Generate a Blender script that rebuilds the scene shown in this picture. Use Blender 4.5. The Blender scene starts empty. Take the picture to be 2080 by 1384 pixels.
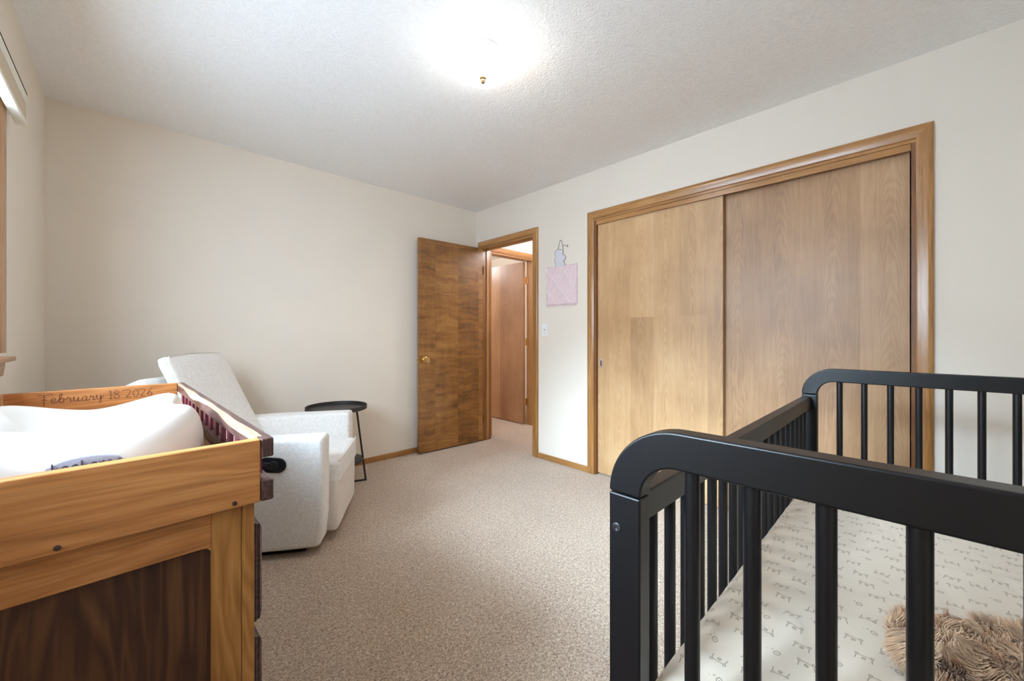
import bpy, bmesh, math, random
from mathutils import Vector, Matrix, noise
import numpy as np
random.seed(7); rng = np.random.default_rng(7)
scene = bpy.context.scene
col = scene.collection
R = math.radians

# ------------------------------------------------------------------ camera
YAW = 46.417
cam_d = bpy.data.cameras.new('camera'); cam = bpy.data.objects.new('camera', cam_d); col.objects.link(cam)
cam.location = (0, 0, 1.12); cam.rotation_euler = (R(90), 0, R(YAW - 90))
cam_d.sensor_width = 36; cam_d.lens = 36 * 813.44 / 2080
cam_d.shift_y = -11.5 / 2080; cam_d.clip_start = .01
scene.camera = cam

# ------------------------------------------------------------------ world, daylight
SKY = 16.0
SUN = 21.0
LAMP_POINT = 2.8
LAMP_BOWL = 30.0
HALL = 34.0
w = bpy.data.worlds.new('overcast_sky'); scene.world = w; w.use_nodes = True
wb = w.node_tree.nodes['Background']; wb.inputs[0].default_value = (.66, .84, 1.0, 1); wb.inputs[1].default_value = SKY
pl = bpy.data.lights.new('window_portal', 'AREA'); pl.shape = 'RECTANGLE'; pl.size = 2.0; pl.size_y = 1.0
pl.cycles.is_portal = True
po = bpy.data.objects.new('window_portal', pl); col.objects.link(po)
po.location = (-.55, 1.31, 1.52); po.rotation_euler = (0, R(-90), 0)
po.rotation_euler = Vector((1, 0, 0)).to_track_quat('-Z', 'Y').to_euler()
sl = bpy.data.lights.new('hazy_sun', 'SUN'); sl.energy = SUN; sl.color = (.60, .81, 1.0); sl.angle = R(34)
so = bpy.data.objects.new('hazy_sun', sl); col.objects.link(so); so.location = (-4, 2, 4)
_e, _a = R(29), R(-5)
so.rotation_euler = Vector((math.cos(_e)*math.cos(_a), math.cos(_e)*math.sin(_a), -math.sin(_e))).to_track_quat('-Z', 'Y').to_euler()
scene.view_settings.view_transform = 'Standard'; scene.view_settings.look = 'None'
scene.view_settings.gamma = 1; scene.view_settings.use_curve_mapping = False
scene.view_settings.exposure = 0.13
try:
    scene.cycles.max_bounces = 10; scene.cycles.diffuse_bounces = 6; scene.cycles.sample_clamp_indirect = 6
except Exception: pass

# ------------------------------------------------------------------ helpers
def lin(r, g, b):
    f = lambda c: (c/255/12.92 if c/255 <= .04045 else ((c/255+.055)/1.055)**2.4)
    return (f(r), f(g), f(b), 1)

class G:
    """tiny node-expression builder"""
    def __init__(s, mat): s.t = mat.node_tree; s.n = s.t.nodes; s.l = s.t.links
    def node(s, typ, **kw):
        n = s.n.new(typ)
        for k, v in kw.items(): setattr(n, k, v)
        return n
    def put(s, sock, v):
        if isinstance(v, E_): v = v.s
        if isinstance(v, bpy.types.NodeSocket): s.l.new(v, sock)
        else: sock.default_value = v
    def m(s, op, *a):
        n = s.node('ShaderNodeMath', operation=op)
        for i, v in enumerate(a): s.put(n.inputs[i], v)
        return E_(s, n.outputs[0])
    def coords(s, kind='Object'): return s.node('ShaderNodeTexCoord').outputs[kind]
    def mapping(s, vec, scale=(1,1,1), loc=(0,0,0), rot=(0,0,0)):
        n = s.node('ShaderNodeMapping'); s.put(n.inputs[0], vec)
        n.inputs['Scale'].default_value = scale; n.inputs['Rotation'].default_value = rot
        s.put(n.inputs['Location'], loc); return n.outputs[0]
    def noise(s, vec, scale, detail=4, rough=.55, dist=0, out='Fac'):
        n = s.node('ShaderNodeTexNoise'); s.put(n.inputs['Vector'], vec)
        n.inputs['Scale'].default_value = scale; n.inputs['Detail'].default_value = detail
        n.inputs['Roughness'].default_value = rough; n.inputs['Distortion'].default_value = dist
        o = n.outputs[out]; return E_(s, o) if out == 'Fac' else o
    def ramp(s, fac, stops, interp='LINEAR'):
        n = s.node('ShaderNodeValToRGB'); s.put(n.inputs[0], fac); cr = n.color_ramp; cr.interpolation = interp
        while len(cr.elements) < len(stops): cr.elements.new(.5)
        for e, (p, c) in zip(cr.elements, stops): e.position = p; e.color = c
        return n.outputs[0]
    def mix(s, fac, a, b, mode='MIX'):
        n = s.node('ShaderNodeMix', data_type='RGBA', blend_type=mode)
        s.put(n.inputs[0], fac); s.put(n.inputs[6], a); s.put(n.inputs[7], b); return n.outputs[2]
    def bump(s, h, strength=.3, dist=.002, normal=None):
        n = s.node('ShaderNodeBump'); s.put(n.inputs['Height'], h)
        n.inputs['Strength'].default_value = strength; n.inputs['Distance'].default_value = dist
        if normal: s.l.new(normal, n.inputs['Normal'])
        return n.outputs[0]
    def xyz(s, vec):
        n = s.node('ShaderNodeSeparateXYZ'); s.put(n.inputs[0], vec); return [E_(s, o) for o in n.outputs]
    def vec(s, x, y, z):
        n = s.node('ShaderNodeCombineXYZ'); [s.put(n.inputs[i], v) for i, v in enumerate((x, y, z))]; return n.outputs[0]
class E_:
    def __init__(s, g, sock): s.g = g; s.s = sock
    def __add__(s, o): return s.g.m('ADD', s, o)
    __radd__ = __add__
    def __sub__(s, o): return s.g.m('SUBTRACT', s, o)
    def __rsub__(s, o): return s.g.m('SUBTRACT', o, s)
    def __mul__(s, o): return s.g.m('MULTIPLY', s, o)
    __rmul__ = __mul__
    def __truediv__(s, o): return s.g.m('DIVIDE', s, o)
    def abs(s): return s.g.m('ABSOLUTE', s)
    def floor(s): return s.g.m('FLOOR', s)
    def fract(s): return s.g.m('FRACT', s)
    def sin(s): return s.g.m('SINE', s)
    def sqrt(s): return s.g.m('SQRT', s)
    def lt(s, o): return s.g.m('LESS_THAN', s, o)
    def min(s, o): return s.g.m('MINIMUM', s, o)
    def max(s, o): return s.g.m('MAXIMUM', s, o)
    def mod(s, o): return s.g.m('FLOORED_MODULO', s, o)

def newmat(name, base=(.8,.8,.8,1), rough=.5, metal=0, spec=.5, coat=0, coat_rough=.1, sheen=0):
    m = bpy.data.materials.new(name); m.use_nodes = True
    p = m.node_tree.nodes['Principled BSDF']
    p.inputs['Base Color'].default_value = base; p.inputs['Roughness'].default_value = rough
    p.inputs['Metallic'].default_value = metal; p.inputs['Specular IOR Level'].default_value = spec
    p.inputs['Coat Weight'].default_value = coat; p.inputs['Coat Roughness'].default_value = coat_rough
    p.inputs['Sheen Weight'].default_value = sheen
    return m, p, G(m)

def mottled(name, rgb, rough=.5, var=.06, scale=8, bump=0, bscale=200, bdist=.001, **kw):
    m, p, g = newmat(name, lin(*rgb), rough, **kw)
    v = g.coords()
    n = g.noise(v, scale, 3)
    c0 = [min(1, c*(1-var)) for c in lin(*rgb)[:3]] + [1]; c1 = [min(1, c*(1+var)) for c in lin(*rgb)[:3]] + [1]
    g.put(p.inputs['Base Color'], g.ramp(n, [(.3, c0), (.7, c1)]))
    if bump: g.put(p.inputs['Normal'], g.bump(g.noise(v, bscale, 4), bump, bdist))
    return m

def wood(name, dark, mid, light, axis='Z', scale=1.0, rough=.38, coat=.25, contrast=1.0, across=26, along=1.6, figure=.35, rot=(0,0,0)):
    """stretched grain along axis, broad figure plus fine pores"""
    m, p, g = newmat(name, lin(*mid), rough, coat=coat, coat_rough=.18)
    v = g.coords()
    oi = g.node('ShaderNodeObjectInfo').outputs['Random']
    rnd = E_(g, oi)
    off = g.vec(rnd*7.3, rnd*13.1, rnd*3.7)
    k = 'XYZ'.index(axis)
    sc = [across*scale]*3; sc[k] = along*scale
    v1 = g.mapping(v, tuple(sc), off)
    sc2 = [9*scale]*3; sc2[k] = 1.1*scale
    v2 = g.mapping(v, tuple(sc2), off)
    sc3 = [170*scale]*3; sc3[k] = 5*scale
    v3 = g.mapping(v, tuple(sc3), off)
    broad = g.noise(v2, 1, 3, .5, .6)
    rings = ((broad*14 + g.noise(v1, 1, 3)*.9).fract() - .5).abs()*2
    grain = g.noise(v1, 1, 5, .6, .4)
    pores = g.noise(v3, 1, 2)
    f = grain*(1-figure) + rings*figure
    c = g.ramp(f, [(.5-.28/contrast, lin(*dark)), (.5, lin(*mid)), (.5+.25/contrast, lin(*light))])
    c = g.mix(g.ramp(pores, [(.38, (.75,.72,.68,1)), (.55, (1,1,1,1))]), (0,0,0,1), c, 'MIX') if False else g.mix(.5, c, g.ramp(pores, [(.36, (.62,.58,.54,1)), (.55, (1,1,1,1))]), 'MULTIPLY')
    g.put(p.inputs['Base Color'], c)
    g.put(p.inputs['Roughness'], pores*.14 + (rough-.07))
    g.put(p.inputs['Normal'], g.bump(pores, .12, .0006))
    return m

def veneer(name, dark, mid, light, strip, center=None, seed=0., rough=.36, curly=0., zsplit=None):
    """door-skin veneer in the local YZ (or XZ) plane: tonal strips with cathedral arches; 'h' = local horizontal"""
    m, p, g = newmat(name, lin(*mid), rough, coat=.18, coat_rough=.3)
    x, y, z = g.xyz(g.coords())
    h = x + y           # the leaf is thin in the other axis
    hh = (h - center).abs() + 3.0 if center is not None else h + 5.0
    wob = g.noise(g.vec(hh*3, seed, z*.8), 1, 2)
    s = hh/strip
    idx = s.floor()
    u = s.fract() - .5
    if zsplit is not None:
        # sheets are butt-joined once along the height in some strips
        odd = idx.mod(2.0)
        idx2 = idx + odd*(z.lt(zsplit))*17.0
    else: idx2 = idx
    wn = g.node('ShaderNodeTexWhiteNoise', noise_dimensions='1D'); g.put(wn.inputs['W'], idx2 + seed)
    rv = E_(g, wn.outputs['Value'])
    warp = g.noise(g.vec(h*5, seed+2., z*1.6), 1, 3)*.5
    fig = (z*(.8 + rv*.8) + u*u*(5.0 + rv*4) + warp*2.2 + rv*11)
    rings = ((fig*9.0).fract() - .5).abs()*2
    fine = g.noise(g.vec(h*190, seed, z*5), 1, 3)
    fleck = g.noise(g.vec(h*26, seed+9, z*2.2), 1, 4, .6, .5)
    blot = g.noise(g.vec(h*2.6, seed+4, z*2.0), 1, 4, .6)
    f = rings*.07 + fine*.20 + fleck*.2 + blot*.38 + rv*.15
    if curly:
        cv = g.noise(g.vec(h*3.2 + rv*9, seed+1, z*21 + g.noise(g.vec(h*7, seed, z*3), 1, 2)*1.6), 1, 4, .62)
        f = f*(1-curly) + cv*curly
    q0, q1 = (.37, .62) if curly else (.30, .68)
    c = g.ramp(f, [(q0, lin(*dark)), (.5, lin(*mid)), (q1, lin(*light))])
    g.put(p.inputs['Base Color'], c)
    g.put(p.inputs['Roughness'], fine*.16 + (rough-.08))
    g.put(p.inputs['Normal'], g.bump(fine, .08, .0005))
    return m

# ---- mesh collector
class MB:
    def __init__(s): s.v = []; s.f = []
    def add(s, vs, fs):
        o = len(s.v); s.v += [tuple(p) for p in vs]; s.f += [tuple(i+o for i in f) for f in fs]; return s
    def box(s, x0, x1, y0, y1, z0, z1):
        return s.add([(x0,y0,z0),(x1,y0,z0),(x1,y1,z0),(x0,y1,z0),(x0,y0,z1),(x1,y0,z1),(x1,y1,z1),(x0,y1,z1)],
                     [(0,3,2,1),(4,5,6,7),(0,1,5,4),(1,2,6,5),(2,3,7,6),(3,0,4,7)])
    def prism(s, poly, n0, n1):
        """poly: list of 3D points (ring); extruded from offset vec n0 to n1"""
        n = len(poly); a = [tuple(Vector(p)+Vector(n0)) for p in poly]; b = [tuple(Vector(p)+Vector(n1)) for p in poly]
        return s.add(a+b, [tuple(range(n-1,-1,-1)), tuple(range(n, 2*n))] + [(i,(i+1)%n,n+(i+1)%n,n+i) for i in range(n)])
    def loft(s, rings, cap=True, closed=True):
        n = len(rings[0]); vs = [p for r in rings for p in r]; fs = []
        for k in range(len(rings)-1):
            for i in range(n if closed else n-1):
                j = (i+1) % n
                fs.append((k*n+i, k*n+j, (k+1)*n+j, (k+1)*n+i))
        if cap: fs += [tuple(range(n-1,-1,-1)), tuple(range((len(rings)-1)*n, len(rings)*n))]
        return s.add(vs, fs)
    def lathe(s, prof, c=(0,0,0), n=40, axis='Z', cap=True):
        rings = []
        for r, h in prof:
            ring = []
            for i in range(n):
                a = 2*math.pi*i/n; p = (r*math.cos(a), r*math.sin(a), h)
                if axis == 'X': p = (h, p[0], p[1])
                elif axis == 'Y': p = (p[1], h, p[0])
                ring.append((p[0]+c[0], p[1]+c[1], p[2]+c[2]))
            rings.append(ring)
        return s.loft(rings, cap)
    def tube(s, pts, r, n=8, closed=False, cap=True):
        pts = [Vector(p) for p in pts]; m = len(pts); rings = []
        prev = None
        for i, p in enumerate(pts):
            if closed: t = pts[(i+1)%m] - pts[i-1]
            else: t = pts[min(i+1, m-1)] - pts[max(i-1, 0)]
            t.normalize()
            if prev is None:
                prev = t.orthogonal().normalized()
            nrm = (prev - t*prev.dot(t))
            if nrm.length < 1e-6: nrm = t.orthogonal()
            nrm.normalize(); prev = nrm; bn = t.cross(nrm)
            rr = r[i] if isinstance(r, (list, tuple)) else r
            rings.append([tuple(p + (nrm*math.cos(2*math.pi*k/n) + bn*math.sin(2*math.pi*k/n))*rr) for k in range(n)])
        if closed: rings.append(rings[0])
        return s.loft(rings, cap and not closed)
    def mesh(s, name, smooth=35):
        me = bpy.data.meshes.new(name); me.from_pydata(s.v, [], s.f); me.validate()
        bm = bmesh.new(); bm.from_mesh(me); bmesh.ops.recalc_face_normals(bm, faces=bm.faces); bm.to_mesh(me); bm.free()
        if smooth:
            me.polygons.foreach_set('use_smooth', [True]*len(me.polygons)); me.set_sharp_from_angle(angle=R(smooth))
        return me
    def build(s, name, mat, parent=None, bevel=0, seg=2, smooth=35, sub=0):
        o = bpy.data.objects.new(name, s.mesh(name, smooth)); col.objects.link(o); o.data.materials.append(mat)
        if parent: o.parent = parent
        fin(o, bevel, seg, sub); return o
def fin(o, bevel=0, seg=2, sub=0):
    if bevel:
        b = o.modifiers.new('bevel', 'BEVEL'); b.width = bevel; b.segments = seg; b.limit_method = 'ANGLE'; b.angle_limit = R(40)
        b.harden_normals = True
    if sub:
        d = o.modifiers.new('subdivision', 'SUBSURF'); d.levels = sub; d.render_levels = sub
def tag(o, label, cat, group=None, kind=None):
    o['label'] = label; o['category'] = cat
    if group: o['group'] = group
    if kind: o['kind'] = kind
    return o
def empty(name, loc=(0,0,0), rz=0):
    o = bpy.data.objects.new(name, None); o.empty_display_size = .1; col.objects.link(o)
    o.location = loc; o.rotation_euler = (0,0,rz); return o
def B(x0,x1,y0,y1,z0,z1): return MB().box(min(x0,x1),max(x0,x1),min(y0,y1),max(y0,y1),z0,z1)
def dupe(o, parent, loc):
    c = o.copy(); col.objects.link(c); c.parent = parent; c.location = loc; return c
def rbox(x0,x1,y0,y1,z0,z1,r,seg=4,cuts=0):
    """closed rounded box as a mesh collector (bmesh bevel)"""
    bm = bmesh.new(); bmesh.ops.create_cube(bm, size=1)
    for v in bm.verts: v.co = Vector(((x0+x1)/2+v.co.x*(x1-x0), (y0+y1)/2+v.co.y*(y1-y0), (z0+z1)/2+v.co.z*(z1-z0)))
    if cuts: bmesh.ops.subdivide_edges(bm, edges=bm.edges[:], cuts=cuts, use_grid_fill=True)
    es = [e for e in bm.edges if len(e.link_faces)==2 and e.link_faces[0].normal.angle(e.link_faces[1].normal) > .5] if not cuts else None
    bm.normal_update()
    es = [e for e in bm.edges if len(e.link_faces)==2 and e.link_faces[0].normal.angle(e.link_faces[1].normal) > .5]
    bmesh.ops.bevel(bm, geom=es, offset=r, segments=seg, profile=.5, affect='EDGES')
    mb = MB(); bm.verts.index_update()
    mb.add([tuple(v.co) for v in bm.verts], [tuple(v.index for v in f.verts) for f in bm.faces]); bm.free(); return mb

# ------------------------------------------------------------------ materials
m_wall = mottled('wall_paint', (231,221,208), .75, .012, 3, .25, 260, .0006)
m_ceil, p_, g_ = newmat('knockdown_ceiling', lin(232,232,231), .9)
v_ = g_.coords()
hgt = g_.noise(v_, 95, 4, .6) + g_.noise(v_, 38, 3, .6)*.7
g_.put(p_.inputs['Normal'], g_.bump(hgt, .55, .006))
g_.put(p_.inputs['Base Color'], g_.ramp(hgt, [(.55, lin(238,238,238)), (1.1, lin(246,246,245))]))

m_carpet, p_, g_ = newmat('cut_pile_carpet', lin(176,150,128), .95, spec=.1, sheen=.6)
v_ = g_.coords()
n1 = g_.noise(v_, 165, 3, .7, .8); n2 = g_.noise(v_, 85, 3, .6, .5); n3 = g_.noise(v_, 2.2, 3, .5); n4 = g_.noise(v_, 620, 2, .6)
cmix = n1*.55 + n2*.25 + n4*.2
c_ = g_.ramp(cmix, [(.38, lin(84,52,28)), (.455, lin(172,136,102)), (.525, lin(214,184,152)), (.60, lin(248,232,210))])
c_ = g_.mix(.35, c_, g_.ramp(n3, [(.35, (.74,.70,.66,1)), (.65, (1,1,1,1))]), 'MULTIPLY')
g_.put(p_.inputs['Base Color'], c_)
g_.put(p_.inputs['Normal'], g_.bump(cmix, 1.0, .012))

DK, MD, LT = (120,76,36), (166,116,66), (190,142,90)
m_closetL = veneer('closet_veneer_left', (150,112,74), (188,148,104), (212,176,132), .185, None, 3.1, .42, zsplit=1.25)
m_closetR = veneer('closet_veneer_right', (124,88,60), (166,126,88), (192,154,114), .235, .5, 8.4, .42)
m_door = veneer('curly_birch_veneer', (88,54,20), (132,87,39), (162,115,58), .26, None, 1.7, .34, curly=.45)
m_door2 = veneer('hall_door_veneer', (128,88,60), (164,120,84), (186,144,104), .2, None, 5.2, .34)
m_trim = wood('stained_trim', (128,84,40), (166,116,62), (190,142,86), 'Z', 1.0, .3, .5, .8, figure=.12)
m_trimh = wood('stained_trim_level', (128,84,40), (166,116,62), (190,142,86), 'Y', 1.0, .3, .5, .8, figure=.12)
m_trimx = wood('stained_trim_across', (128,84,40), (166,116,62), (190,142,86), 'X', 1.0, .3, .5, .8, figure=.12)
m_jamb = wood('dark_stained_jamb', (96,56,26), (126,80,42), (150,100,58), 'Z', 1.0, .35, .35, .8, figure=.1)
m_cherry = wood('oiled_cherry', (142,84,38), (186,122,66), (206,146,88), 'X', 1.0, .42, .1, .75, across=22, along=2.0, figure=.28)
m_cherryz = wood('oiled_cherry_upright', (138,86,36), (180,124,62), (202,148,84), 'Z', 1.0, .42, .1, .75, across=22, along=2.0, figure=.35)
m_cherryy = wood('oiled_cherry_lengthwise', (158,104,60), (205,156,112), (226,190,150), 'Y', 1.0, .4, .1, .8, across=20, figure=.3)
m_sap = wood('pale_sapwood', (150,108,88), (178,138,114), (198,160,136), 'Y', 1.0, .4, .1, .8, figure=.25)
m_walnut = wood('walnut_panel', (38,20,10), (74,42,22), (112,72,40), 'Z', 1.0, .45, .1, .85, across=34, along=1.0, figure=.3)
m_walnuty = wood('walnut_lengthwise', (44,26,24), (74,48,44), (104,72,64), 'Y', 1.0, .42, .12, .8)
m_purple = wood('purpleheart_slat', (64,22,34), (98,38,54), (128,58,76), 'Z', 1.0, .4, .15, .8)
m_black = mottled('black_lacquer', (12,11,13), .36, .05, 20, spec=.5)
m_blackm = mottled('black_powder_coat', (46,42,41), .5, .05, 30, .1, 400, .0004)
m_steel = mottled('dark_bolt_steel', (120,122,128), .32, .05, 60, metal=1)
m_brass = mottled('polished_brass', (214,170,96), .22, .05, 30, metal=1)
m_bronze = mottled('antique_brass', (122,92,48), .3, .08, 60, metal=1)
m_fin = mottled('dark_antique_brass', (112,86,48), .45, .1, 60, metal=.3)
m_chrome = mottled('satin_metal', (190,182,168), .3, .04, 40, metal=1)
m_glassk, p_, g_ = newmat('clear_knob', (1,.98,.94,1), .05); p_.inputs['Transmission Weight'].default_value = 1
m_pane, p_, g_ = newmat('window_glass', (1,1,1,1), 0)
tr_ = g_.node('ShaderNodeBsdfTransparent'); gl_ = g_.node('ShaderNodeBsdfGlossy'); gl_.inputs['Roughness'].default_value = .02
mx_ = g_.node('ShaderNodeMixShader'); mx_.inputs[0].default_value = .06
g_.l.new(tr_.outputs[0], mx_.inputs[1]); g_.l.new(gl_.outputs[0], mx_.inputs[2]); g_.l.new(mx_.outputs[0], g_.n['Material Output'].inputs[0])
m_white = mottled('white_plastic', (236,236,238), .35, .01, 10)
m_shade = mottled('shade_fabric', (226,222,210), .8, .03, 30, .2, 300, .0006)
m_shaded = mottled('shade_fabric_in_shadow', (196,180,156), .8, .03, 30, .2, 300, .0006)  # same shade fabric, darkened where the front faces away from the window
m_pad = mottled('white_foam_skin', (212,208,203), .38, .008, 6)
m_badge = mottled('grey_badge', (150,150,164), .45, .02, 60)
m_ink = mottled('dark_lettering', (70,66,84), .5, .05, 60)
m_burn = mottled('burned_lettering', (86,44,24), .7, .1, 60)
m_gap = mottled('dark_gap', (20,14,10), .9, .05, 20)
m_bounce_snow = mottled("bounce_snow", (240,242,246), .9, .02, 4)  # white invented for unseen ground so it bounces daylight to the ceiling

def boucle(name, rgb, s=1.0):
    m, p, g = newmat(name, lin(*rgb), .95, spec=.15, sheen=.5)
    v = g.coords()
    a = g.noise(v, 170*s, 3, .6, .8); b = g.noise(v, 60*s, 3, .6)
    h = a*.7 + b*.5
    c0 = [c*.86 for c in lin(*rgb)[:3]]+[1]; c1 = [min(1,c*1.04) for c in lin(*rgb)[:3]]+[1]
    g.put(p.inputs['Base Color'], g.ramp(h, [(.45, c0), (.7, c1)]))
    g.put(p.inputs['Normal'], g.bump(h, .7, .005)); return m
m_boucle = boucle('cream_boucle', (242,239,236))
m_boucle2 = boucle('cream_boucle_flat', (236,228,220), 1.3)
m_pile = boucle('pink_pile', (232,208,212), .9)
m_pileline = boucle('pale_pink_pile', (244,228,230), .9)
m_fur = mottled('tan_fur', (206,172,140), .8, .25, 26, sheen=.3)
m_cloud = boucle('pale_lilac_felt', (222,220,228), 1.2)
m_cord = mottled('grey_cord', (150,146,140), .8, .1, 200)
m_bow = mottled('tan_ribbon', (186,158,132), .7, .1, 80)

# ------------------------------------------------------------------ room shell
X0, X1, Y0, Y1, H = -.345, 2.698, -.52, 3.393, 2.44      # window wall, closet wall, rear wall, back wall, ceiling
TH = .11; XH = X1+TH; XHR = 3.78; YF = 6.2
def struct(name, mb, mat, label, cat, parent=None, bevel=0, smooth=35):
    o = mb.build(name, mat, parent, bevel, 2, smooth); 
    if parent is None: tag(o, label, cat, kind='structure')
    return o
struct('floor', B(X0-.2, 5.2, Y0-.2, YF+.2, -.08, 0), m_carpet, 'beige brown cut pile carpet covering the bedroom floor', 'floor')
struct('ceiling', B(X0-.2, 5.2, Y0-.2, YF+.2, H, H+.08), m_ceil, 'white textured bedroom ceiling', 'ceiling')
mb = B(X0-TH, X1+.0, Y1, Y1+TH, 0, H)
struct('wall_back', mb, m_wall, 'pale beige wall behind the cream armchair', 'wall')
# closet wall with the entry doorway and the closet opening
DY0, DY1, DZ = 2.542, 3.300, 2.048       # entry opening
CY0, CY1, CZ = .055, 1.876, 2.052        # closet opening
mb = MB()
mb.box(X1, XH, DY1, Y1+TH, 0, H).box(X1, XH, DY0, DY1, DZ, H).box(X1, XH, CY1, DY0, 0, H)
mb.box(X1, XH, CY0, CY1, CZ, H).box(X1, XH, Y0-TH, CY0, 0, H)
mb.box(3.40, 3.45, Y0-TH, 2.1, 0, H).box(XH, 3.45, 2.02, 2.07, 0, H).box(XH, 3.45, Y0-TH, Y0, 0, H)
struct('wall_closet', mb, m_wall, 'off-white wall holding the closet and the bedroom doorway', 'wall')
# window wall
WW = .19
WY0, WY1, WZ0, WZ1 = .36, 2.27, 1.055, 1.985
mb = MB()
mb.box(X0-WW, X0, Y0-TH, Y1+TH, 0, WZ0).box(X0-WW, X0, Y0-TH, Y1+TH, WZ1, H)
mb.box(X0-WW, X0, Y0-TH, WY0, WZ0, WZ1).box(X0-WW, X0, WY1, Y1+TH, WZ0, WZ1)
struct('wall_window', mb, m_wall, 'pale beige wall with the window, at the left edge', 'wall')
struct('wall_rear', B(X0-TH, 3.45, Y0-TH, Y0, 0, H), m_wall, 'pale wall behind the crib, out of view', 'wall')
# hall and the room beyond it
HX0, HX1 = 2.90, 3.605
mb = MB()
mb.box(X1, HX0, Y1, Y1+TH, 0, H).box(HX1, XHR, Y1, Y1+TH, 0, H).box(HX0, HX1, Y1, Y1+TH, DZ, H)
mb.box(XHR, XHR+TH, 1.9, Y1+TH, 0, H).box(3.45, XHR, 1.9, 2.0, 0, H)
struct('wall_hall', mb, m_wall, 'white hallway wall seen through the open bedroom doorway', 'wall')
mb = MB().box(2.2, 2.3, Y1+TH, YF, 0, H).box(4.6, 4.7, Y1+TH, YF, 0, H).box(2.2, 4.7, YF, YF+.1, 0, H).box(XHR, 4.7, Y1+.02, Y1+TH, 0, H)
struct('wall_far_room', mb, m_wall, 'pale wall of the far room above the hall door', 'wall')
struct('ground', B(-30, X0-WW-.3, -30, 30, -.7, -.6), m_bounce_snow, 'unseen ground outside the window, whitened to bounce daylight onto the ceiling', 'ground')

# casing: mitred boards with a rounded ranch profile. plane given by origin, axis a (across), up z, outward normal n
PROF = [(0,0),(0,.008),(.006,.0115),(.022,.0135),(.040,.017),(.054,.017),(.058,.013),(.058,0)]
def casing(parent, P, a, n, a0, a1, ztop, zbot, mats, wd=.058, sill=False):
    a = Vector(a); n = Vector(n); P = Vector(P); s = wd/.058
    def pt(av, z, off): return tuple(P + a*av + n*off + Vector((0,0,z)))
    pr = [(u*s, t) for u, t in PROF]
    def board(fn0, fn1, mat):
        MB().loft([[fn0(u,t) for u,t in pr],[fn1(u,t) for u,t in pr]]).build('casing_board', mat, parent, 0, 2, 50)
    board(lambda u,t: pt(a0-u, zbot, t), lambda u,t: pt(a0-u, ztop+u, t), mats[0])
    board(lambda u,t: pt(a1+u, zbot, t), lambda u,t: pt(a1+u, ztop+u, t), mats[0])
    board(lambda u,t: pt(a0-u, ztop+u, t), lambda u,t: pt(a1+u, ztop+u, t), mats[1])

t1 = empty('trim_1', (X1, 2.9, 0)); tag(t1, 'stained wood casing and jamb around the open bedroom doorway', 'door frame', kind='structure')
casing(t1, (0, -2.9, 0), (0,1,0), (-1,0,0), DY0, DY1-.008, DZ, 0, (m_trim, m_trimh))
JT = .018
B(-.0, TH, DY0-2.9-.0, DY0-2.9+JT, 0, DZ-JT).build('jamb', m_trim, t1)
B(-.0, TH, DY1-2.9-JT, DY1-2.9, 0, DZ-JT).build('jamb', m_jamb, t1)
B(-.0, TH, DY0-2.9, DY1-2.9, DZ-JT, DZ).build('head_jamb', m_trimh, t1)
B(.045, .075, DY1-2.9-JT-.011, DY1-2.9-JT, 0, DZ-JT).build('door_stop', m_trim, t1)
B(.045, .075, DY0-2.9+JT, DY0-2.9+JT+.011, 0, DZ-JT).build('door_stop', m_trim, t1)
B(.045, .075, DY0-2.9+JT, DY1-2.9-JT, DZ-JT-.011, DZ-JT).build('door_stop', m_trimh, t1)
casing(t1, (TH, -2.9, 0), (0,1,0), (1,0,0), DY0, DY1-.008, DZ, 0, (m_trim, m_trimh))

t2 = empty('trim_2', (X1, .96, 0)); tag(t2, 'stained wood casing around the sliding closet doors', 'closet frame', kind='structure')
casing(t2, (0, -.96, 0), (0,1,0), (-1,0,0), CY0, CY1, CZ, 0, (m_trim, m_trimh))
B(0, TH, CY1-.96-.016, CY1-.96, 0, CZ-.016).build('jamb', m_jamb, t2)
B(0, TH, CY0-.96, CY0-.96+.016, 0, CZ-.016).build('jamb', m_jamb, t2)
B(0, TH, CY0-.96, CY1-.96, CZ-.016, CZ).build('head_jamb', m_trimh, t2)
B(.004, .018, CY0-.96+.017, CY1-.96-.017, 2.003, CZ-.017).build('track_fascia', m_trimh, t2, .001)

t3 = empty('trim_3', (3.25, Y1, 0)); tag(t3, 'stained wood casing of the far hall doorway', 'door frame', kind='structure')
casing(t3, (-3.25, 0, 0), (1,0,0), (0,-1,0), HX0, HX1, DZ, 0, (m_trim, m_trimx))
B(HX1-3.25-JT, HX1-3.25, 0, TH, 0, DZ-JT).build('jamb', m_trim, t3)
B(HX0-3.25, HX0-3.25+JT, 0, TH, 0, DZ-JT).build('jamb', m_trim, t3)
B(HX0-3.25, HX1-3.25, 0, TH, DZ-JT, DZ).build('head_jamb', m_trimx, t3)

# baseboards
def baseboard(name, x0,x1,y0,y1,mat,label):
    struct(name, B(x0,x1,y0,y1,0,.05), mat, label, 'baseboard', None, .004)
baseboard('baseboard_back', X0, X1, Y1-.012, Y1, m_trimx, 'low stained wood baseboard along the back wall')
baseboard('baseboard_closet', X1-.012, X1, CY1+.058, DY0-.058, m_trimh, 'short stained wood baseboard between doorway and closet')
baseboard('baseboard_right', X1-.012, X1, Y0, CY0-.058, m_trimh, 'short stained wood baseboard right of the closet')
baseboard('baseboard_window', X0, X0+.012, Y0, Y1-.013, m_trimh, 'stained wood baseboard below the window')

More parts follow.
